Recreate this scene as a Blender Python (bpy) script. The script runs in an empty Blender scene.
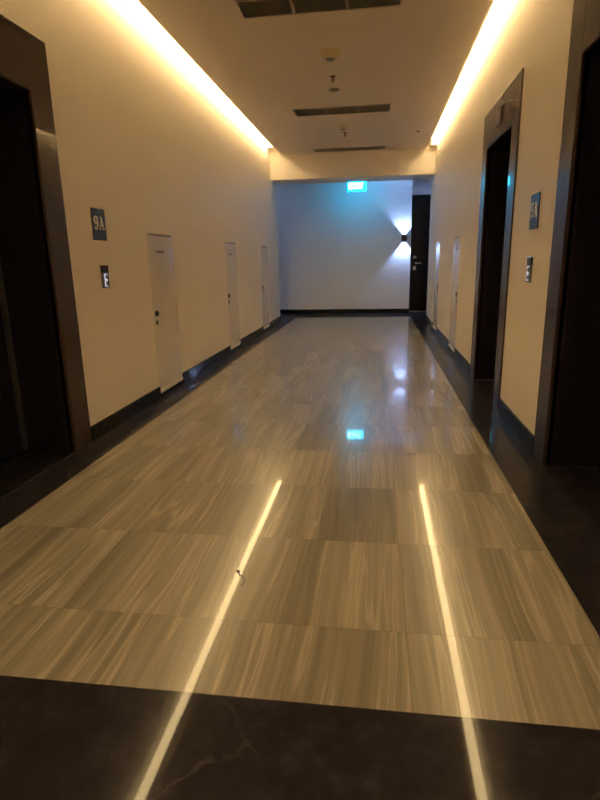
import bpy, bmesh, math, random
from mathutils import Vector, Matrix
random.seed(4)
C = bpy.context.scene.collection
XL, XR = -1.97, 1.0          # corridor wall faces
YEND, YFAR, YB = 11.26, 12.95, -3.0
ZC, ZCOVE = 3.075, 3.20

# ------------------------------------------------------------------ materials
def mat(name):
    m = bpy.data.materials.new(name); m.use_nodes = True
    nt = m.node_tree; b = nt.nodes['Principled BSDF']
    return m, nt, b
def simple(name, col, rough=.5, metal=0., spec=.5, bump=0., bscale=60., em=None, es=0., coat=0.):
    m, nt, b = mat(name)
    b.inputs['Base Color'].default_value = (*col, 1)
    b.inputs['Roughness'].default_value = rough
    b.inputs['Metallic'].default_value = metal
    b.inputs['Specular IOR Level'].default_value = spec
    b.inputs['Coat Weight'].default_value = coat
    tc = nt.nodes.new('ShaderNodeTexCoord')
    n = nt.nodes.new('ShaderNodeTexNoise'); n.inputs['Scale'].default_value = bscale
    n.inputs['Detail'].default_value = 3
    nt.links.new(tc.outputs['Object'], n.inputs['Vector'])
    # slight tone variation: procedural
    mx = nt.nodes.new('ShaderNodeMix'); mx.data_type = 'RGBA'
    mx.inputs[6].default_value = (*[c*.96 for c in col], 1); mx.inputs[7].default_value = (*[min(1, c*1.03) for c in col], 1)
    nt.links.new(n.outputs['Fac'], mx.inputs[0]); nt.links.new(mx.outputs[2], b.inputs['Base Color'])
    if bump:
        bp = nt.nodes.new('ShaderNodeBump'); bp.inputs['Strength'].default_value = bump; bp.inputs['Distance'].default_value = .002
        nt.links.new(n.outputs['Fac'], bp.inputs['Height']); nt.links.new(bp.outputs['Normal'], b.inputs['Normal'])
    if em:
        b.inputs['Emission Color'].default_value = (*em, 1); b.inputs['Emission Strength'].default_value = es
    return m

def nodes(nt):
    def N(t, **k):
        n = nt.nodes.new('ShaderNode'+t)
        for a, v in k.items(): setattr(n, a, v)
        return n
    def math_(op, a, b=None):
        n = N('Math', operation=op)
        for i, v in enumerate((a, b)):
            if v is None: continue
            if isinstance(v, (int, float)): n.inputs[i].default_value = v
            else: nt.links.new(v, n.inputs[i])
        return n.outputs[0]
    return N, math_

def ramp(nt, fac, stops):
    r = nt.nodes.new('ShaderNodeValToRGB'); e = r.color_ramp.elements
    while len(e) < len(stops): e.new(.5)
    for i, (p, c) in enumerate(stops): e[i].position = p; e[i].color = (*c, 1)
    nt.links.new(fac, r.inputs[0]); return r.outputs[0]

def tile_normal(nt, N, cellvec, amount):
    """each slab lies a hair out of true, so reflections break at the joints"""
    w = N('TexWhiteNoise', noise_dimensions='3D'); nt.links.new(cellvec, w.inputs['Vector'])
    s = N('VectorMath', operation='SUBTRACT'); nt.links.new(w.outputs['Color'], s.inputs[0]); s.inputs[1].default_value = (.5, .5, .5)
    k = N('VectorMath', operation='MULTIPLY'); nt.links.new(s.outputs[0], k.inputs[0]); k.inputs[1].default_value = (amount, amount, 0)
    g = N('NewGeometry')
    a = N('VectorMath', operation='ADD'); nt.links.new(g.outputs['Normal'], a.inputs[0]); nt.links.new(k.outputs[0], a.inputs[1])
    nn = N('VectorMath', operation='NORMALIZE'); nt.links.new(a.outputs[0], nn.inputs[0])
    return nn.outputs[0], w

def travertine():
    m, nt, b = mat('vein_cut_travertine'); N, M = nodes(nt); L = nt.links.new
    tc = N('TexCoord'); sp = N('SeparateXYZ'); L(tc.outputs['Object'], sp.inputs[0]); x, y = sp.outputs[0], sp.outputs[1]
    u = M('DIVIDE', M('ADD', x, 1.745), .62); v = M('DIVIDE', M('SUBTRACT', y, 1.007), .59)
    fu, fv = M('FLOOR', u), M('FLOOR', v)
    cell = N('CombineXYZ'); L(fu, cell.inputs[0]); L(fv, cell.inputs[1])
    nrm, wn = tile_normal(nt, N, cell.outputs[0], .002)
    rnd = wn.outputs['Value']
    # low frequency warp of the veins
    w1 = N('TexNoise'); w1.inputs['Scale'].default_value = 1.1; w1.inputs['Detail'].default_value = 2
    off = N('CombineXYZ'); L(M('MULTIPLY', rnd, 37.), off.inputs[2]); L(M('MULTIPLY', x, 1.), off.inputs[0]); L(M('MULTIPLY', y, .30), off.inputs[1])
    L(off.outputs[0], w1.inputs['Vector'])
    wx = M('ADD', x, M('MULTIPLY', M('SUBTRACT', w1.outputs['Fac'], .5), .34))
    def streak(sx, sy, sc, det, rough=.6):
        c = N('CombineXYZ'); L(M('MULTIPLY', wx, sx), c.inputs[0]); L(M('MULTIPLY', y, sy), c.inputs[1]); L(M('MULTIPLY', rnd, 61.), c.inputs[2])
        n = N('TexNoise'); n.inputs['Scale'].default_value = sc; n.inputs['Detail'].default_value = det; n.inputs['Roughness'].default_value = rough
        L(c.outputs[0], n.inputs['Vector']); return n.outputs['Fac']
    s1 = streak(7.5, .30, 1., 3); s2 = streak(45., .8, 1., 4, .7); s3 = streak(16., .22, 1., 2)
    f = M('ADD', M('ADD', M('MULTIPLY', s1, .40), M('MULTIPLY', s2, .38)), M('MULTIPLY', s3, .22))
    f = M('ADD', f, M('MULTIPLY', M('SUBTRACT', rnd, .5), .05))
    col = ramp(nt, f, [(.28, (.110, .094, .075)), (.44, (.165, .145, .115)), (.56, (.235, .207, .166)), (.72, (.36, .32, .255))])
    # pale wandering veins
    band = M('ABSOLUTE', M('SUBTRACT', s1, .56)); vein = N('MapRange'); L(band, vein.inputs['Value'])
    vein.inputs['From Min'].default_value = .0; vein.inputs['From Max'].default_value = .022; vein.inputs['To Min'].default_value = .5; vein.inputs['To Max'].default_value = 0
    mx = N('Mix', data_type='RGBA'); L(vein.outputs[0], mx.inputs[0]); L(col, mx.inputs[6]); mx.inputs[7].default_value = (.40, .355, .28, 1)
    # joints
    eu = M('MULTIPLY', M('MINIMUM', M('FRACT', u), M('SUBTRACT', 1., M('FRACT', u))), .62)
    ev = M('MULTIPLY', M('MINIMUM', M('FRACT', v), M('SUBTRACT', 1., M('FRACT', v))), .59)
    j = M('LESS_THAN', M('MINIMUM', eu, ev), .0013)
    mj = N('Mix', data_type='RGBA'); L(M('MULTIPLY', j, .6), mj.inputs[0]); L(mx.outputs[2], mj.inputs[6]); mj.inputs[7].default_value = (.12, .10, .08, 1)
    L(mj.outputs[2], b.inputs['Base Color'])
    rn = N('TexNoise'); rn.inputs['Scale'].default_value = 3.; L(tc.outputs['Object'], rn.inputs['Vector'])
    L(M('ADD', M('MULTIPLY', rn.outputs['Fac'], .06), .20), b.inputs['Roughness'])
    b.inputs['Coat Weight'].default_value = .36; b.inputs['Coat Roughness'].default_value = .03; L(nrm, b.inputs['Coat Normal'])
    bp = N('Bump'); bp.inputs['Strength'].default_value = .02; bp.inputs['Distance'].default_value = .0005
    L(s2, bp.inputs['Height']); L(nrm, bp.inputs['Normal']); L(bp.outputs['Normal'], b.inputs['Normal'])
    b.inputs['Specular IOR Level'].default_value = .32
    return m

def dark_marble(name, base, pale, amt=.5, vs=2.2, tiles=True, rough=.3, spec=.03, coat=.40, var=1.):
    m, nt, b = mat(name); N, M = nodes(nt); L = nt.links.new
    tc = N('TexCoord')
    n0 = N('TexNoise'); n0.inputs['Scale'].default_value = 3.; n0.inputs['Detail'].default_value = 5; L(tc.outputs['Object'], n0.inputs['Vector'])
    ad = N('VectorMath', operation='ADD'); L(tc.outputs['Object'], ad.inputs[0])
    sc = N('VectorMath', operation='SCALE'); L(n0.outputs['Color'], sc.inputs[0]); sc.inputs['Scale'].default_value = .5; L(sc.outputs[0], ad.inputs[1])
    vo = N('TexVoronoi', feature='DISTANCE_TO_EDGE'); vo.inputs['Scale'].default_value = vs; L(ad.outputs[0], vo.inputs['Vector'])
    v = N('MapRange'); L(vo.outputs['Distance'], v.inputs['Value']); v.inputs['From Min'].default_value = 0; v.inputs['From Max'].default_value = .02
    v.inputs['To Min'].default_value = 1; v.inputs['To Max'].default_value = 0
    n1 = N('TexNoise'); n1.inputs['Scale'].default_value = 2.3; n1.inputs['Detail'].default_value = 3; L(tc.outputs['Object'], n1.inputs['Vector'])
    mask = N('MapRange'); L(n1.outputs['Fac'], mask.inputs['Value']); mask.inputs['From Min'].default_value = .5; mask.inputs['From Max'].default_value = .72
    f = M('MULTIPLY', M('MULTIPLY', v.outputs[0], mask.outputs[0]), amt)
    n2 = N('TexNoise'); n2.inputs['Scale'].default_value = 9.; n2.inputs['Detail'].default_value = 6; n2.inputs['Roughness'].default_value = .7; L(tc.outputs['Object'], n2.inputs['Vector'])
    c0 = ramp(nt, n2.outputs['Fac'], [(.35, tuple(c*(1-.4*var) for c in base)), (.55, base), (.75, tuple(c*(1+.9*var) for c in base))])
    mx = N('Mix', data_type='RGBA'); L(f, mx.inputs[0]); L(c0, mx.inputs[6]); mx.inputs[7].default_value = (*pale, 1)
    L(mx.outputs[2], b.inputs['Base Color']); b.inputs['Roughness'].default_value = rough
    b.inputs['Specular IOR Level'].default_value = spec
    b.inputs['Coat Weight'].default_value = coat; b.inputs['Coat Roughness'].default_value = .035 if tiles else .02
    if tiles:
        sp = N('SeparateXYZ'); L(tc.outputs['Object'], sp.inputs[0])
        cell = N('CombineXYZ'); L(M('FLOOR', M('DIVIDE', M('ADD', sp.outputs[0], 1.745), 1.24)), cell.inputs[0]); L(M('FLOOR', M('DIVIDE', sp.outputs[1], 1.18)), cell.inputs[1])
        nrm, _ = tile_normal(nt, N, cell.outputs[0], .002); L(nrm, b.inputs['Normal']); L(nrm, b.inputs['Coat Normal'])
    return m

M_PAINT = simple('warm_white_wall_paint', (.80, .74, .67), .5, spec=.15, bump=.25, bscale=170)
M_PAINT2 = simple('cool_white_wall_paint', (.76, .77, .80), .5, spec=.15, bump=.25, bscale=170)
M_CEIL = simple('matt_ceiling_paint', (.74, .67, .60), .7, spec=.25, bump=.1, bscale=120)
M_TRAV = travertine()
M_BLK = dark_marble('dark_brown_marble_floor', (.019, .0160, .021), (.22, .19, .17), .35)
M_BASE = dark_marble('dark_marble_skirting', (.014, .012, .012), (.10, .09, .08), .2, tiles=False, rough=.3, coat=.5)
M_FRAME = dark_marble('polished_brown_marble_surround', (.045, .027, .022), (.09, .06, .05), .1, vs=1.5, tiles=False, rough=.3, spec=.1, coat=.45, var=.15)
M_LIFT = simple('black_brushed_metal_lift_door', (.018, .015, .026), .22, metal=0, spec=.35)
M_LINING = simple('black_stone_lining', (.020, .016, .025), .3, spec=.3)
M_DARKSTEEL = simple('dark_bronze_steel', (.05, .045, .045), .35, metal=1)
M_STEEL = simple('satin_stainless_steel', (.62, .62, .64), .28, metal=1)
M_PLATE = simple('grey_metal_faceplate', (.16, .15, .18), .35, metal=.5)
M_STRIP = simple('faded_maroon_strip', (.14, .08, .07), .5)
M_CHROME = simple('chrome', (.8, .8, .8), .12, metal=1)
M_SDOOR = simple('semi_gloss_service_door_paint', (.74, .69, .66), .14, spec=.5)
M_SFRAME = simple('brushed_aluminium_edge', (.66, .63, .60), .3, metal=1)
M_GAP = simple('gap_shade_and_sensor_black', (.02, .017, .015), .7)
M_WHITE = simple('white_plastic', (.78, .76, .70), .4)
M_IVORY = simple('aged_ivory_plastic', (.62, .52, .30), .4)
M_GRILLE = simple('grey_vent_metal', (.34, .31, .27), .5)
M_VBACK = simple('vent_plenum_grey', (.20, .18, .15), .8)
M_GRFRAME = simple('vent_frame_paint', (.66, .58, .48), .5)
M_BRASS = simple('brown_bronze_sprinkler', (.16, .07, .04), .35, metal=.6)
M_SMOKED = simple('olive_grey_lens', (.16, .14, .09), .4)
M_NAVY = simple('navy_sign_plate', (.014, .022, .05), .25)
M_CREAM = simple('cream_sign_lettering', (.85, .81, .70), .4)
M_FADE = simple('dull_blue_grey_caption', (.05, .07, .13), .4)
M_BLACKGL = simple('black_display_glass', (.006, .005, .005), .1)
M_BTN = simple('white_lit_button_ring', (.8, .8, .85), .4, em=(.75, .82, 1.), es=.9)
M_REDLED = simple('dim_red_display', (.05, .01, .01), .3, em=(1, .12, .05), es=.004)
M_LED = simple('unseen_warm_led_strip', (.9, .8, .6), .5, em=(1., .66, .28), es=10.)
M_LEDB = simple('warm_led_bar', (.9, .8, .6), .5, em=(1., .72, .34), es=23.)
M_EXIT = simple('lit_turquoise_exit_panel', (.05, .5, .5), .4, em=(.003, .54, .95), es=18.)
M_EXITW = simple('lit_white_exit_lettering', (.9, .9, .9), .4, em=(.75, 1., 1.), es=9)
M_SCON = simple('dark_grey_sconce_body', (.03, .03, .035), .45)
M_LAMP = simple('cool_white_sconce_lens', (.9, .9, .9), .4, em=(.45, .62, 1.), es=25.)
M_DOOR = simple('black_brown_timber_door', (.010, .006, .006), .35, spec=.3, bump=.1)
M_HAIR = simple('dark_thread', (.02, .015, .01), .8)

# ------------------------------------------------------------------ mesh helpers
def box(bm, x0, x1, y0, y1, z0, z1, mi=0):
    if x0 > x1: x0, x1 = x1, x0
    v = [bm.verts.new((x, y, z)) for x in (x0, x1) for y in (y0, y1) for z in (z0, z1)]
    for f in ((0, 1, 3, 2), (4, 6, 7, 5), (0, 4, 5, 1), (2, 3, 7, 6), (0, 2, 6, 4), (1, 5, 7, 3)):
        fc = bm.faces.new([v[i] for i in f]); fc.material_index = mi
def prism(bm, pts, M, t0, t1, mi=0):
    """2D outline (u,v) extruded along w from t0 to t1; M maps (u,v,w) to world"""
    a = [bm.verts.new(M @ Vector((p[0], p[1], t0))) for p in pts]
    b = [bm.verts.new(M @ Vector((p[0], p[1], t1))) for p in pts]
    n = len(pts)
    fs = [bm.faces.new(a[::-1]), bm.faces.new(b)]
    for i in range(n): fs.append(bm.faces.new((a[i], a[(i+1) % n], b[(i+1) % n], b[i])))
    for f in fs: f.material_index = mi
def lathe(bm, prof, M, n=24, mi=0):
    """profile of (radius, height) spun round local w axis, ends closed"""
    rings = []
    for r, h in prof:
        rings.append([bm.verts.new(M @ Vector((r*math.cos(2*math.pi*i/n), r*math.sin(2*math.pi*i/n), h))) for i in range(n)])
    for a, b in zip(rings, rings[1:]):
        for i in range(n):
            f = bm.faces.new((a[i], a[(i+1) % n], b[(i+1) % n], b[i])); f.smooth = True; f.material_index = mi
    for r in (rings[0][::-1], rings[-1]):
        f = bm.faces.new(r); f.material_index = mi
def stroke(bm, pts, w, M, t0, t1):
    """ribbon of varying width along a 2D polyline, extruded"""
    n = len(pts); L_, R_ = [], []
    for i, p in enumerate(pts):
        a = Vector(pts[max(i-1, 0)]); b = Vector(pts[min(i+1, n-1)]); d = (b-a).normalized(); nn = Vector((-d.y, d.x))
        ww = (w[i] if isinstance(w, (list, tuple)) else w)/2
        L_.append(Vector(p)+nn*ww); R_.append(Vector(p)-nn*ww)
    V = [[bm.verts.new(M @ Vector((q.x, q.y, t))) for q in s] for t in (t0, t1) for s in (L_, R_)]
    la, ra, lb, rb = V
    for i in range(n-1):
        bm.faces.new((la[i], la[i+1], ra[i+1], ra[i])); bm.faces.new((lb[i], rb[i], rb[i+1], lb[i+1]))
        bm.faces.new((la[i], lb[i], lb[i+1], la[i+1])); bm.faces.new((ra[i], ra[i+1], rb[i+1], rb[i]))
    bm.faces.new((la[0], ra[0], rb[0], lb[0])); bm.faces.new((la[-1], lb[-1], rb[-1], ra[-1]))
def obj(name, bm, mats, parent=None, bevel=0.):
    if not isinstance(mats, (list, tuple)): mats = [mats]
    bmesh.ops.recalc_face_normals(bm, faces=bm.faces[:])
    me = bpy.data.meshes.new(name); 
    for m in mats: me.materials.append(m)
    if parent is not None:                       # world coordinates -> parent space
        bmesh.ops.transform(bm, matrix=parent.matrix_world.inverted() if False else Matrix.Translation(-Vector(ORI[parent])), verts=bm.verts[:])
    bm.to_mesh(me); bm.free()
    o = bpy.data.objects.new(name, me); C.objects.link(o)
    if parent is not None:
        o.parent = parent; ORI[o] = ORI[parent]
    if bevel:
        md = o.modifiers.new('bevel', 'BEVEL'); md.width = bevel; md.segments = 2; md.limit_method = 'ANGLE'
    return o
ORI = {}
def thing(name, label, cat, loc, group=None):
    o = bpy.data.objects.new(name, None); C.objects.link(o); o.location = loc; o.empty_display_size = .05
    ORI[o] = tuple(loc); o['label'] = label; o['category'] = cat
    if group: o['group'] = group
    return o
def tag(o, label, cat, group=None):
    o['label'] = label; o['category'] = cat
    if group: o['group'] = group
    return o
def struct(name, bm, mats, parent=None, bevel=0.):
    o = obj(name, bm, mats, parent, bevel)
    if parent is None: o['kind'] = 'structure'; ORI[o] = (0, 0, 0)
    return o
def X(side, d):            # d = distance into the room from that wall's face
    return XL + d if side < 0 else XR - d
def wb(bm, side, y0, y1, z0, z1, d0, d1, mi=0):
    a, b = X(side, d0), X(side, d1); box(bm, min(a, b), max(a, b), y0, y1, z0, z1, mi)
def wallM(side, y, z):     # u to the viewer's right when facing the wall, v up, w into the room
    if side < 0: return Matrix(((0, 0, 1, XL), (1, 0, 0, y), (0, 1, 0, z), (0, 0, 0, 1)))
    return Matrix(((0, 0, -1, XR), (-1, 0, 0, y), (0, 1, 0, z), (0, 0, 0, 1)))
def ceilM(x, y, z=ZC):     # w points down out of the ceiling
    return Matrix(((1, 0, 0, x), (0, -1, 0, y), (0, 0, -1, z), (0, 0, 0, 1)))
def farM(x, z, y=YFAR):    # w points towards the camera
    return Matrix(((1, 0, 0, x), (0, 0, -1, y), (0, 1, 0, z), (0, 0, 0, 1)))

# ------------------------------------------------------------------ the setting
bm = bmesh.new()
BX0, BX1, BY0, BY1 = -1.745, .735, 1.263, 12.05
box(bm, BX0, BX1, BY0, BY1, -.1, 0, 0)
for r in ((-2.45, 1.5, YB, BY0), (-2.45, BX0, BY0, YEND), (BX1, 1.5, BY0, YEND),
          (-6., BX0, YEND, BY1), (BX1, 3.2, YEND, BY1), (-6., 3.2, BY1, 13.6)):
    box(bm, r[0], r[1], r[2], r[3], -.1, 0, 1)
struct('floor', bm, [M_TRAV, M_BLK])

OPEN = {-1: [(2.03, 3.41)], 1: [(2.03, 3.41), (4.44, 5.83)]}     # lift surrounds, outer edges
ZO, ZT, FW, RD = 2.17, 2.48, .21, .36
def side_wall(side, name, bname):
    bm = bmesh.new(); y = YB; g = .03
    for a, b in OPEN[side]:
        wb(bm, side, y, a+g, 0, ZCOVE, 0, -.46); wb(bm, side, a+g, b-g, ZT-g, ZCOVE, 0, -.46); y = b-g
        wb(bm, side, a+g, b-g, 0, ZT-g, -.42, -.46)
    wb(bm, side, y, YEND, 0, ZCOVE, 0, -.46)
    struct(name, bm, M_PAINT)
    return
side_wall(-1, 'wall_left', 'baseboard_left'); side_wall(1, 'wall_right', 'baseboard_right')
SERV = {-1: [(4.68, 5.29), (7.19, 7.78), (9.45, 10.03)], 1: [(7.02, 7.62), (9.22, 9.81)]}
for side, nm in ((-1, 'baseboard_left'), (1, 'baseboard_right')):
    bm = bmesh.new(); y = YB
    cuts = sorted(OPEN[side] + [(a, b, 1) for a, b in SERV[side]], key=lambda t: t[0])
    for c in cuts:
        wb(bm, side, y, c[0], 0, .108, 0, .016)
        if len(c) == 3: wb(bm, side, c[0], c[1], 0, .034, 0, .010)
        y = c[1]
    wb(bm, side, y, YEND, 0, .108, 0, .016)
    a = X(side, .016); b = X(side, -.46)
    box(bm, min(a, b), max(a, b), YEND, YEND+.016, 0, .108)
    struct(nm, bm, M_BASE, bevel=.002)
# end of the hall
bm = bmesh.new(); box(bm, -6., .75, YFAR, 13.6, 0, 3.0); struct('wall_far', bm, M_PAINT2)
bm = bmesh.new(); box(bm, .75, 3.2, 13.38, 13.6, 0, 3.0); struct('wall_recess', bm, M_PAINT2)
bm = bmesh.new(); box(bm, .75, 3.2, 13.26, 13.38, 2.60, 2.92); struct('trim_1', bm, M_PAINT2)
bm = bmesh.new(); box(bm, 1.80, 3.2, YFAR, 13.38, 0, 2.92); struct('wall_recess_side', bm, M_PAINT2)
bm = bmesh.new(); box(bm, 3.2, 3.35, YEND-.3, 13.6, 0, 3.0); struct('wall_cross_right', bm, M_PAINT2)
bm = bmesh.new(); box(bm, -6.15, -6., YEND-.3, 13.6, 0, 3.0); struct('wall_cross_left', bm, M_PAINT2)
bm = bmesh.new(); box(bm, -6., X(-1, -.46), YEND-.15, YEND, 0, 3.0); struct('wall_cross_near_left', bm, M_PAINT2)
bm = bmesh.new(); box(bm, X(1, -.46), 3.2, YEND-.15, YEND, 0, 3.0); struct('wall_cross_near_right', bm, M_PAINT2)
bm = bmesh.new(); box(bm, -6., .75, YFAR-.016, YFAR, 0, .10); struct('baseboard_far', bm, M_BASE, bevel=.002)
bm = bmesh.new(); box(bm, -2.43, 1.46, YB-.15, YB, 0, ZCOVE); struct('wall_back', bm, M_PAINT)
# ceiling: dropped panel with a cove down both sides, slab above
bm = bmesh.new()
box(bm, -1.747, .832, YB, 10.59, ZC, ZC+.03)
box(bm, -1.40, .485, YB, 10.59, ZC+.03, ZCOVE)
box(bm, XL-.46, XR+.46, YB, YEND, ZCOVE, ZCOVE+.12)
struct('ceiling', bm, M_CEIL)
bm = bmesh.new(); box(bm, -6., 3.2, YEND, 13.6, 2.92, 3.04); struct('ceiling_cross_hall', bm, M_PAINT2)
bm = bmesh.new(); box(bm, XL, XR, 10.59, YEND, 2.66, ZCOVE); struct('trim_2', bm, M_PAINT)      # beam over the opening
bm = bmesh.new(); box(bm, .90, XR, 10.42, 10.59, 3.10, ZCOVE); struct('trim_3', bm, M_PAINT)    # little step closing the right cove
# black door in the recess
bm = bmesh.new(); box(bm, .76, 1.79, 13.30, 13.36, .012, 2.595)
d1 = struct('door_1', bm, M_DOOR, bevel=.003); d1['label'] = 'tall black door with silver lock set in the recess at the hall end'
bm = bmesh.new(); box(bm, .76, 1.79, 13.27, 13.37, 0, .011); obj('threshold', bm, M_STEEL, d1)
bm = bmesh.new(); M = farM(.90, 1.11, 13.30); lathe(bm, [(.022, 0), (.022, .012), (.009, .014), (.009, .05)], M, 16)
box(bm, .89, 1.02, 13.245, 13.262, 1.10, 1.122); obj('door_handle', bm, M_STEEL, d1, .003)
bm = bmesh.new(); box(bm, .835, .905, 13.278, 13.30, 1.215, 1.275); obj('deadbolt', bm, M_STEEL, d1, .006)
bm = bmesh.new(); box(bm, .83, .90, 13.272, 13.30, .955, 1.045); obj('lock_plate', bm, M_STEEL, d1, .006)

# ------------------------------------------------------------------ lifts
def lift(side, a, b, label):
    t = thing('lift_entrance', label, 'elevator', (X(side, 0), (a+b)/2, 0), 'lift entrances in marble surrounds')
    bm = bmesh.new()
    wb(bm, side, a, a+FW, 0, ZT, .012, -.006); wb(bm, side, b-FW, b, 0, ZT, .012, -.03)
    wb(bm, side, a+FW, b-FW, ZO, ZT, .012, -.006)
    obj('surround', bm, M_FRAME, t, .003)
    bm = bmesh.new(); wb(bm, side, a+FW-.06, a+FW, 0, ZO, -.0065, -RD); wb(bm, side, b-FW, b-FW+.06, 0, ZO, -.0065, -RD)
    wb(bm, side, a+FW-.06, b-FW+.06, ZO, ZO+.06, -.0065, -RD); obj('lining', bm, M_LINING, t, .002)
    m_ = (a+b)/2
    for y0, y1 in ((a+FW-.02, m_-.002), (m_+.002, b-FW+.02)):
        bm = bmesh.new(); wb(bm, side, y0, y1, .012, ZO+.02, -RD-.005, -RD-.035); obj('door_panel', bm, M_LIFT, t, .002)
    bm = bmesh.new(); wb(bm, side, b-FW-.028, b-FW-.001, .013, ZO-.001, -RD+.03, -RD+.0005); obj('jamb_sheen_strip', bm, M_PLATE, t, .001)  # paler strip added at the door corner to make its vertical sheen line
    bm = bmesh.new(); wb(bm, side, a+FW, b-FW, 0, .0105, -RD+.02, -RD-.06); obj('sill', bm, M_DARKSTEEL, t, .001)
    bm = bmesh.new()
    if side < 0: wb(bm, side, a+FW, b-FW, 0, .0008, -.002, .002)
    else: wb(bm, side, b-FW-.003, b-FW, 0, .004, -.012, -RD+.03)
    obj('joint_strip', bm, M_STEEL, t)
    return t
lift(-1, 2.03, 3.41, 'dark lift entrance on the left wall in a brown marble surround')
lift(1, 2.03, 3.41, 'nearer right lift entrance, its surround cut by the photo edge')
lift(1, 4.44, 5.83, 'farther right lift entrance, whole brown marble surround with floor display above it')
# hall lantern over the far right lift
t = thing('lift_position_display', 'small dark floor display on the marble header of the farther right lift', 'display', (XR-.012, 5.12, 2.26))
bm = bmesh.new(); wb(bm, 1, 5.02, 5.24, 2.26, 2.385, .012, .024); obj('housing', bm, M_BLACKGL, t, .002)
bm = bmesh.new(); wb(bm, 1, 5.01, 5.016, 2.25, 2.40, .012, .018); obj('edge_trim', bm, M_DARKSTEEL, t, .001)
bm = bmesh.new(); wb(bm, 1, 5.05, 5.20, 2.285, 2.36, .0235, .0245); obj('display_window', bm, M_REDLED, t)

# ------------------------------------------------------------------ 9A signs and call panels
def arc(cx, cy, rx, ry, a0, a1, n=14):
    return [(cx+rx*math.cos(math.radians(a0+(a1-a0)*i/n)), cy+ry*math.sin(math.radians(a0+(a1-a0)*i/n))) for i in range(n+1)]
def floor_sign(side, y0, y1, label):
    yc = (y0+y1)/2; zc = 1.482; w = y1-y0; hh = .108
    t = thing('floor_number_sign', label, 'sign', (X(side, 0), yc, zc-hh), 'floor number signs')
    M = wallM(side, yc, zc); s = .090
    bm = bmesh.new(); wb(bm, side, y0, y1, zc-hh, zc+hh, 0, .008); obj('plate', bm, M_NAVY, t, .0015)
    M9 = M @ Matrix.Translation((-.046, -.036, 0)) @ Matrix.Diagonal((s, s, 1, 1)); 
    bm = bmesh.new()
    ring = arc(.0, .72, .24, .27, -90, 270, 20)
    wd = [.10+.10*abs(math.cos(math.radians(-90+18*i))) for i in range(21)]
    stroke(bm, ring, wd, M9, .0078, .0098)
    stroke(bm, [(.24, .78), (.25, .55), (.20, .30), (.08, .10), (-.08, .02), (-.20, .05)], [.19, .19, .17, .13, .09, .09], M9, .0078, .0098)
    lathe(bm, [(.085, .0078), (.085, .0098)], M9 @ Matrix.Translation((-.19, .12, 0)), 12)
    obj('numeral_nine', bm, M_CREAM, t)
    MA = M @ Matrix.Translation((.032, -.036, 0)) @ Matrix.Diagonal((s, s, 1, 1))
    bm = bmesh.new()
    stroke(bm, [(-.30, .04), (.02, .97)], .09, MA, .0078, .0098); stroke(bm, [(.30, .04), (-.01, .97)], .19, MA, .0078, .0098)
    stroke(bm, [(-.20, .34), (.22, .34)], .08, MA, .0078, .0098)
    stroke(bm, [(-.44, .04), (-.16, .04)], .09, MA, .0078, .0098); stroke(bm, [(.12, .04), (.50, .04)], .09, MA, .0078, .0098)
    stroke(bm, [(-.16, .955), (.08, .955)], .09, MA, .0078, .0098)
    obj('letter_a', bm, M_CREAM, t)
    bm = bmesh.new()
    for i in range(4): stroke(bm, [(-.026+.014*i, .078), (-.017+.014*i, .078)], .010, M, .0078, .0085)
    obj('caption', bm, M_FADE, t)
    bm = bmesh.new()
    for r in range(2):
        for i in range(6): stroke(bm, [(-.045+.015*i, -.062-.016*r), (-.034+.015*i, -.062-.016*r)], .006, M, .0078, .0085)
    obj('caption', bm, M_FADE, t)
    return t
floor_sign(-1, 3.757, 3.945, 'navy 9A plate on the left wall beside the lift')
floor_sign(1, 3.757, 3.945, 'navy 9A plate on the right wall between the two lifts')
def call_panel(side, label):
    y0, y1 = (3.812, 3.910); yc = .5*(y0+y1)
    t = thing('lift_call_panel', label, 'call panel', (X(side, 0), yc, 1.04), 'lift call panels')
    bm = bmesh.new(); wb(bm, side, y0, y1, 1.04, 1.148, -.002, .012); obj('faceplate', bm, M_PLATE, t, .002)
    bm = bmesh.new(); wb(bm, side, y0, y1, 1.1485, 1.20, 0, .013); disp = obj('display', bm, M_BLACKGL, t, .002)
    M = wallM(side, yc, 1.174); bm = bmesh.new()
    stroke(bm, [(-.008, -.010), (-.008, .010), (.006, .010), (.006, 0), (-.006, 0)], .003, M, .0128, .0135); obj('digit', bm, M_REDLED, disp)
    for zc in (1.118, 1.071):
        M = wallM(side, yc, zc); bm = bmesh.new()
        r = .019; p = [(-r, -r), (r, -r), (r, r), (-r, r)]
        stroke(bm, [(-r, -r), (-r, r)], .006, M, .0118, .0145)
        stroke(bm, [(-r, -r), (r, -r)], .0045, M, .0118, .0145); stroke(bm, [(-r, r), (r, r)], .0045, M, .0118, .0145)
        rg = obj('button', bm, M_BTN, t)
        bm = bmesh.new(); lathe(bm, [(.013, .0118), (.013, .0155), (.011, .0165)], M, 16); obj('button_cap', bm, M_PLATE, rg)
    return t
call_panel(-1, 'slim lift call panel with lit white buttons on the left wall below the 9A plate')
call_panel(1, 'slim lift call panel on the right wall between the two lifts')

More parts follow.
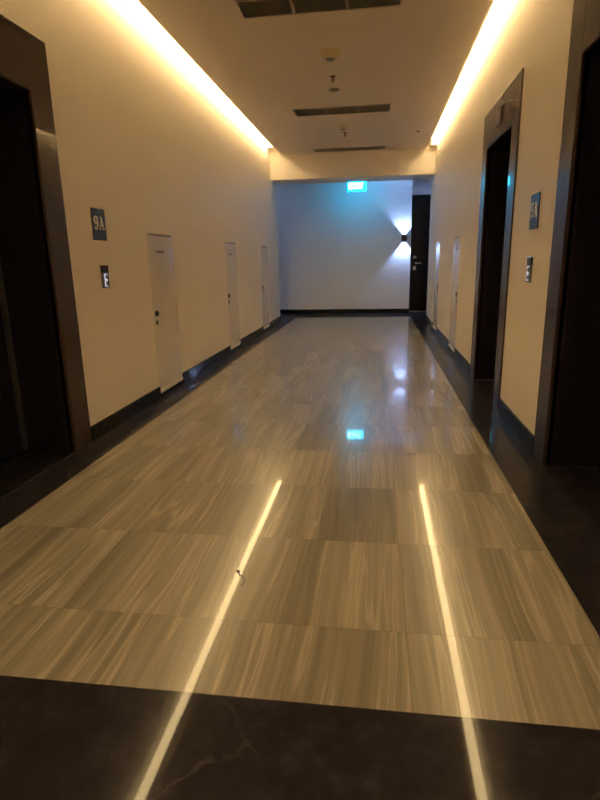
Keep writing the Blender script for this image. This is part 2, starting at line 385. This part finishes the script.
# ------------------------------------------------------------------ service doors
def service_door(side, a, b, label, flip):
    t = thing('service_door', label, 'service door', (X(side, 0), (a+b)/2, 0), 'low flush service doors')
    z0, z1 = .077, 1.474; e = .007
    bm = bmesh.new(); wb(bm, side, a+e+.002, b-e-.002, z0+.004, z1-e-.003, 0, .008); obj('leaf', bm, M_SDOOR, t, .0015)
    bm = bmesh.new()
    wb(bm, side, a, a+e, z0, z1, 0, .009); wb(bm, side, b-e, b, z0, z1, 0, .009); wb(bm, side, a+e, b-e, z1-e, z1, 0, .009)
    obj('frame', bm, M_SDOOR, t, .0015)
    bm = bmesh.new(); wb(bm, side, a+.03, b-.03, z1-.026, z1-.017, .0078, .0086); obj('top_gap_shade', bm, M_GAP, t)  # black strip laid on the leaf as the shadow line of its top gap
    bm = bmesh.new(); wb(bm, side, a, b, .046, .073, 0, .014); obj('sill_lip', bm, M_WHITE, t, .002)
    ym = (a+b)/2
    bm = bmesh.new(); wb(bm, side, ym-.13, ym+.06, 1.300, 1.318, .0078, .0092); obj('name_strip', bm, M_STRIP, t)
    yk = a+.062
    k = None
    bm = bmesh.new(); M = wallM(side, yk, .770)
    lathe(bm, [(.030, .0078), (.030, .012), (.018, .014), (.018, .018), (.024, .020), (.024, .027), (.017, .029)], M, 20); obj('knob', bm, M_DARKSTEEL, t)
    bm = bmesh.new(); M = wallM(side, yk, .688)
    lathe(bm, [(.022, .0078), (.022, .015), (.010, .0165), (.010, .018)], M, 18); obj('keyhole', bm, M_DARKSTEEL, t)
    return t
LABS = ['low cream service door in the left wall, nearest to the 9A plate', 'middle one of the three service doors in the left wall',
        'service door in the left wall nearest to the hall end']
for (a, b), l in zip(SERV[-1], LABS): service_door(-1, a, b, l, False)
for (a, b), l in zip(SERV[1], ['service door in the right wall nearer to the lifts', 'narrow looking service door in the right wall nearest to the black door']): service_door(1, a, b, l, True)

# ------------------------------------------------------------------ ceiling fittings
def vent(x0, x1, y0, y1, nseg, rows, label):
    t = thing('air_vent', label, 'vent', ((x0+x1)/2, (y0+y1)/2, ZC), 'ceiling air vents')
    f = .016; bm = bmesh.new(); z0, z1 = ZC-.006, ZC
    box(bm, x0, x1, y0, y0+f, z0, z1); box(bm, x0, x1, y1-f, y1, z0, z1)
    box(bm, x0, x0+f, y0+f, y1-f, z0, z1); box(bm, x1-f, x1, y0+f, y1-f, z0, z1)
    for k in range(1, nseg):
        xx = x0+(x1-x0)*k/nseg; box(bm, xx-.010, xx+.010, y0+f, y1-f, z0, z1)
    for r in range(1, rows):
        yy = y0+(y1-y0)*r/rows; box(bm, x0+f, x1-f, yy-.012, yy+.012, z0, z1)
    obj('frame', bm, M_GRFRAME, t, .001)
    bm = bmesh.new(); box(bm, x0+f, x1-f, y0+f, y1-f, ZC-.0006, ZC); obj('backing', bm, M_VBACK, t)
    bm = bmesh.new(); n = max(3, int((y1-y0-2*f)/.018))
    for i in range(n):
        yc = y0+f+(y1-y0-2*f)*(i+.5)/n
        M = Matrix.Translation((0, yc, ZC-.004)) @ Matrix.Rotation(math.radians(35), 4, 'X')
        vs = [bm.verts.new(M @ Vector((xx, yy, zz))) for xx in (x0+f, x1-f) for yy in (-.0065, .0065) for zz in (-.0006, .0006)]
        for q in ((0, 1, 3, 2), (4, 6, 7, 5), (0, 4, 5, 1), (2, 3, 7, 6), (0, 2, 6, 4), (1, 5, 7, 3)): bm.faces.new([vs[j] for j in q])
    obj('slats', bm, M_GRILLE, t)
    return t
vent(-1.077, .163, 4.25, 4.84, 3, 2, 'wide double air vent in the ceiling cut by the top of the photo')
vent(-1.09, .153, 7.54, 7.92, 3, 1, 'three-section slotted air vent in the middle of the ceiling')
vent(-1.132, .132, 10.12, 10.44, 2, 1, 'thin slotted air vent in the ceiling beside the beam')
def dome(x, y, s, label):
    t = thing('smoke_detector', label, 'smoke detector', (x, y, ZC), 'ivory ceiling detectors'); M = ceilM(x, y)
    bm = bmesh.new(); lathe(bm, [(.108*s, 0), (.108*s, .010), (.100*s, .016)], M, 32); obj('base_ring', bm, M_IVORY, t)
    bm = bmesh.new(); lathe(bm, [(.085*s, .0155), (.078*s, .032*s+.01), (.062*s, .058*s), (.052*s, .064*s)], M, 32); obj('body', bm, M_IVORY, t)
    bm = bmesh.new(); lathe(bm, [(.045*s, .0635*s), (.040*s, .070*s)], M, 24); obj('cap', bm, M_SMOKED, t)
dome(-.455, 5.68, 1., 'ivory ceiling detector nearest the camera, behind the wide double vent')
dome(-.51, 8.58, .75, 'small ivory ceiling detector beyond the three-section vent')
def sprinkler(x, y, label):
    t = thing('fire_sprinkler', label, 'sprinkler', (x, y, ZC), 'pendent fire sprinklers'); M = ceilM(x, y)
    bm = bmesh.new(); lathe(bm, [(.036, -.002), (.034, .006), (.016, .009)], M, 20); obj('escutcheon', bm, M_BRASS, t)
    bm = bmesh.new(); lathe(bm, [(.012, .0088), (.012, .03), (.006, .034), (.005, .052)], M, 14)
    for a in (0, math.pi): 
        c, s = math.cos(a), math.sin(a); Mr = M @ Matrix.Rotation(a, 4, 'Z')
        prism(bm, [(.010, -.003), (.014, -.003), (.014, .003), (.010, .003)], Mr, .028, .052)
    obj('body', bm, M_BRASS, t)
    bm = bmesh.new(); lathe(bm, [(.018, .052), (.018, .0545)], M, 18); obj('deflector', bm, M_BRASS, t)
sprinkler(-.485, 6.38, 'bronze fire sprinkler on the ceiling between the nearer detector and the unlit round fitting')
sprinkler(-.505, 9.02, 'bronze fire sprinkler on the ceiling beyond the three-section vent')
def disc(x, y, s, m, label):
    t = thing('round_ceiling_fitting', label, 'ceiling fitting', (x, y, ZC), 'round flat ceiling fittings'); M = ceilM(x, y)
    bm = bmesh.new(); lathe(bm, [(.072*s, 0), (.070*s, .008), (.060*s, .012)], M, 28); obj('rim', bm, M_GRFRAME, t)
    bm = bmesh.new(); lathe(bm, [(.060*s, .0118), (.055*s, .022), (.03*s, .026)], M, 28); obj('lens', bm, m, t)
disc(-.500, 6.80, 1., M_SMOKED, 'dark unlit round ceiling fitting in front of the three-section vent')
disc(-.485, 9.62, .9, M_GRFRAME, 'pale round ceiling fitting just before the thin far vent')
bm = bmesh.new(); lathe(bm, [(.020, 0), (.019, .010), (.010, .014)], ceilM(.588, 9.16), 16)
tag(obj('ceiling_sensor', bm, M_GAP), 'tiny black dot of a sensor at the right side of the ceiling', 'sensor')
bm = bmesh.new()
for (x0, x1, y0, y1) in ((-1.36, .66, 9.80, 9.808), (-1.36, .66, 9.30, 9.308), (-1.36, -1.352, 9.308, 9.80), (.652, .66, 9.308, 9.80)): box(bm, x0, x1, y0, y1, ZC-.0025, ZC)
tag(obj('access_hatch_edge', bm, M_CEIL), 'faint rectangular hatch outline in the ceiling round the farther sprinkler', 'access hatch')
# cove lights
for side, lab in ((-1, 'continuous warm light strip in the left ceiling cove'), (1, 'continuous warm light strip in the right ceiling cove')):
    D = .222 if side < 0 else .168            # lip of the dropped panel, measured from the wall
    t = thing('cove_light', lab, 'cove light', (X(side, D+.05), 4., ZC+.03), 'cove light strips')
    bm = bmesh.new(); wb(bm, side, YB+.05, 10.40, ZC+.03, ZC+.036, D+.03, D+.065); obj('channel', bm, M_SFRAME, t)
    M = Matrix(((1, 0, 0, X(side, D+.048)), (0, 0, 1, 0), (0, 1, 0, ZC+.036), (0, 0, 0, 1)))
    bm = bmesh.new(); prism(bm, [(.014*math.cos(math.radians(a)), .014*math.sin(math.radians(a))) for a in range(0, 181, 30)], M, YB+.05, 10.40)
    obj('unseen_diffuser', bm, M_LED, t)  # second strip, unseen above the lip, added for warm glow in the cove
    bm = bmesh.new(); wb(bm, side, YB+.05, 10.38, ZCOVE-.016, ZCOVE, .004, .009); wb(bm, side, YB+.05, 10.38, ZCOVE-.016, ZCOVE, .101, .105)
    wb(bm, side, YB+.05, 10.38, ZCOVE-.008, ZCOVE, .009, .101); obj('channel', bm, M_SFRAME, t)
    bm = bmesh.new(); wb(bm, side, YB+.05, 10.38, ZCOVE-.014, ZCOVE-.009, .010, .100)
    obj('bright_diffuser', bm, M_LEDB, t)['label'] = 'brightest light bar at the wall edge'

# ------------------------------------------------------------------ far wall
SX, SZ = .597, 1.655
def sconce(x, label):
    t = thing('wall_sconce', label, 'wall light', (x, YFAR, SZ-.08), 'up and down wall sconces')
    bm = bmesh.new(); w, d, h = .058, .105, .078; k = .006
    yb = YFAR-.004
    box(bm, x-w, x+w, YFAR-d, YFAR-d+k, SZ-h, SZ+h); box(bm, x-w, x-w+k, YFAR-d+k, YFAR, SZ-h, SZ+h); box(bm, x+w-k, x+w, YFAR-d+k, YFAR, SZ-h, SZ+h)
    box(bm, x-w+k, x+w-k, YFAR-d+k, YFAR, SZ-.02, SZ+.02)
    obj('body', bm, M_SCON, t, .001)
    for s in (1, -1):
        bm = bmesh.new(); M = Matrix.Translation((x, YFAR-.05, SZ+s*.0198)) @ (Matrix.Identity(4) if s > 0 else Matrix.Rotation(math.pi, 4, 'X'))
        lathe(bm, [(.034, 0), (.034, .010), (.028, .014)], M, 20); obj('lens', bm, M_LAMP, t)
    for s in (1, -1):
        ld = bpy.data.lights.new('sconce_beam', 'SPOT'); ld.energy = 80.; ld.color = (.38, .54, 1.); ld.spot_size = math.radians(92); ld.spot_blend = .5; ld.shadow_soft_size = .012
        lo = bpy.data.objects.new('sconce_beam', ld); C.objects.link(lo); lo.parent = t
        lo.location = (0, -.055, .08 + s*.045); lo.rotation_euler = (math.pi if s > 0 else 0, 0, 0)
    return t
sconce(SX, 'small dark box sconce shining up and down beside the black door')
sconce(-3.3, 'unseen box sconce added round the left corner to light the far wall')  # out of view, added to bring cool light to the far wall
t = thing('power_outlet', 'small white socket low on the far wall', 'outlet', (-.431, YFAR, .29))
bm = bmesh.new(); box(bm, -.471, -.391, YFAR-.009, YFAR, .288, .368); obj('plate', bm, M_WHITE, t, .002)
bm = bmesh.new(); lathe(bm, [(.021, .0088), (.021, .0105), (.017, .0105), (.015, .0095)], farM(-.431, .328), 20); obj('socket', bm, M_WHITE, t)
# exit sign hung from the cross hall ceiling
EX0, EX1, EZ0, EZ1, EY = -.622, -.239, 2.588, 2.80, 12.10
t = thing('exit_sign', 'glowing turquoise exit sign hanging in front of the far wall', 'exit sign', ((EX0+EX1)/2, EY, 2.92))
bm = bmesh.new(); box(bm, EX0, EX1, EY-.02, EY+.02, EZ1, 2.92); obj('mount', bm, M_SFRAME, t, .001)
bm = bmesh.new(); box(bm, EX0, EX1, EY-.007, EY+.007, EZ0, EZ1); pn = obj('panel', bm, M_EXIT, t)
Mx = farM((EX0+EX1)/2, 2.692, EY-.007)
def letter(bm, ox, parts, s=.11):
    for p, w in parts: stroke(bm, [((ox+a*s*.62)*1.05, (b-.5)*s) for a, b in p], w*s, Mx, -.0002, .0025)
bm = bmesh.new()
W_ = .2
letter(bm, -.145, [([(0, 0), (0, 1)], W_), ([(0, .91), (.9, .91)], W_), ([(0, .5), (.8, .5)], W_), ([(0, .09), (.9, .09)], W_)])
letter(bm, -.062, [([(0, 0), (.9, 1)], W_), ([(.9, 0), (0, 1)], W_)])
letter(bm, .022, [([(.2, 0), (.2, 1)], W_)])
letter(bm, .058, [([(.45, 0), (.45, .9)], W_), ([(0, .91), (.9, .91)], W_)])
obj('lettering', bm, M_EXITW, pn)
# a stray thread on the floor
cu = [(-.532, 1.900), (-.524, 1.885), (-.520, 1.872), (-.505, 1.868), (-.496, 1.850), (-.490, 1.822), (-.497, 1.800)]
bm = bmesh.new(); stroke(bm, cu, .0035, Matrix.Identity(4), 0, .002); lathe(bm, [(.008, 0), (.006, .003)], Matrix.Translation((-.532, 1.90, 0)), 8)
tag(obj('stray_thread', bm, M_HAIR), 'tiny dark curl of thread lying on the travertine floor', 'thread')

# ------------------------------------------------------------------ world, camera
w = bpy.data.worlds.new('world'); bpy.context.scene.world = w; w.use_nodes = True
w.node_tree.nodes['Background'].inputs[0].default_value = (.01, .01, .012, 1); w.node_tree.nodes['Background'].inputs[1].default_value = .3
cd = bpy.data.cameras.new('camera'); cam = bpy.data.objects.new('camera', cd); C.objects.link(cam)
cd.sensor_fit = 'HORIZONTAL'; cd.sensor_width = 36.; cd.lens = 546.25/600*36.; cd.clip_start = .02; cd.clip_end = 100
r = Vector((.99067464, .13490207, -.01910985)); u = Vector((-.01482325, .24613984, .96912097)); f = Vector((-.13544012, .9598003, -.24584419))
cam.matrix_world = Matrix.Translation((0, 0, 1.2)) @ Matrix((r, u, -f)).transposed().to_4x4()
S = bpy.context.scene; S.camera = cam
S.view_settings.view_transform = 'Standard'; S.view_settings.look = 'None'; S.view_settings.gamma = 1; S.view_settings.exposure = .08
S.view_settings.use_curve_mapping = False
S.cycles.max_bounces = 10; S.cycles.diffuse_bounces = 6; S.cycles.glossy_bounces = 6
S.cycles.use_denoising = True; S.cycles.denoising_input_passes = 'RGB_ALBEDO'; S.cycles.caustics_reflective = True; S.cycles.sample_clamp_indirect = 6.
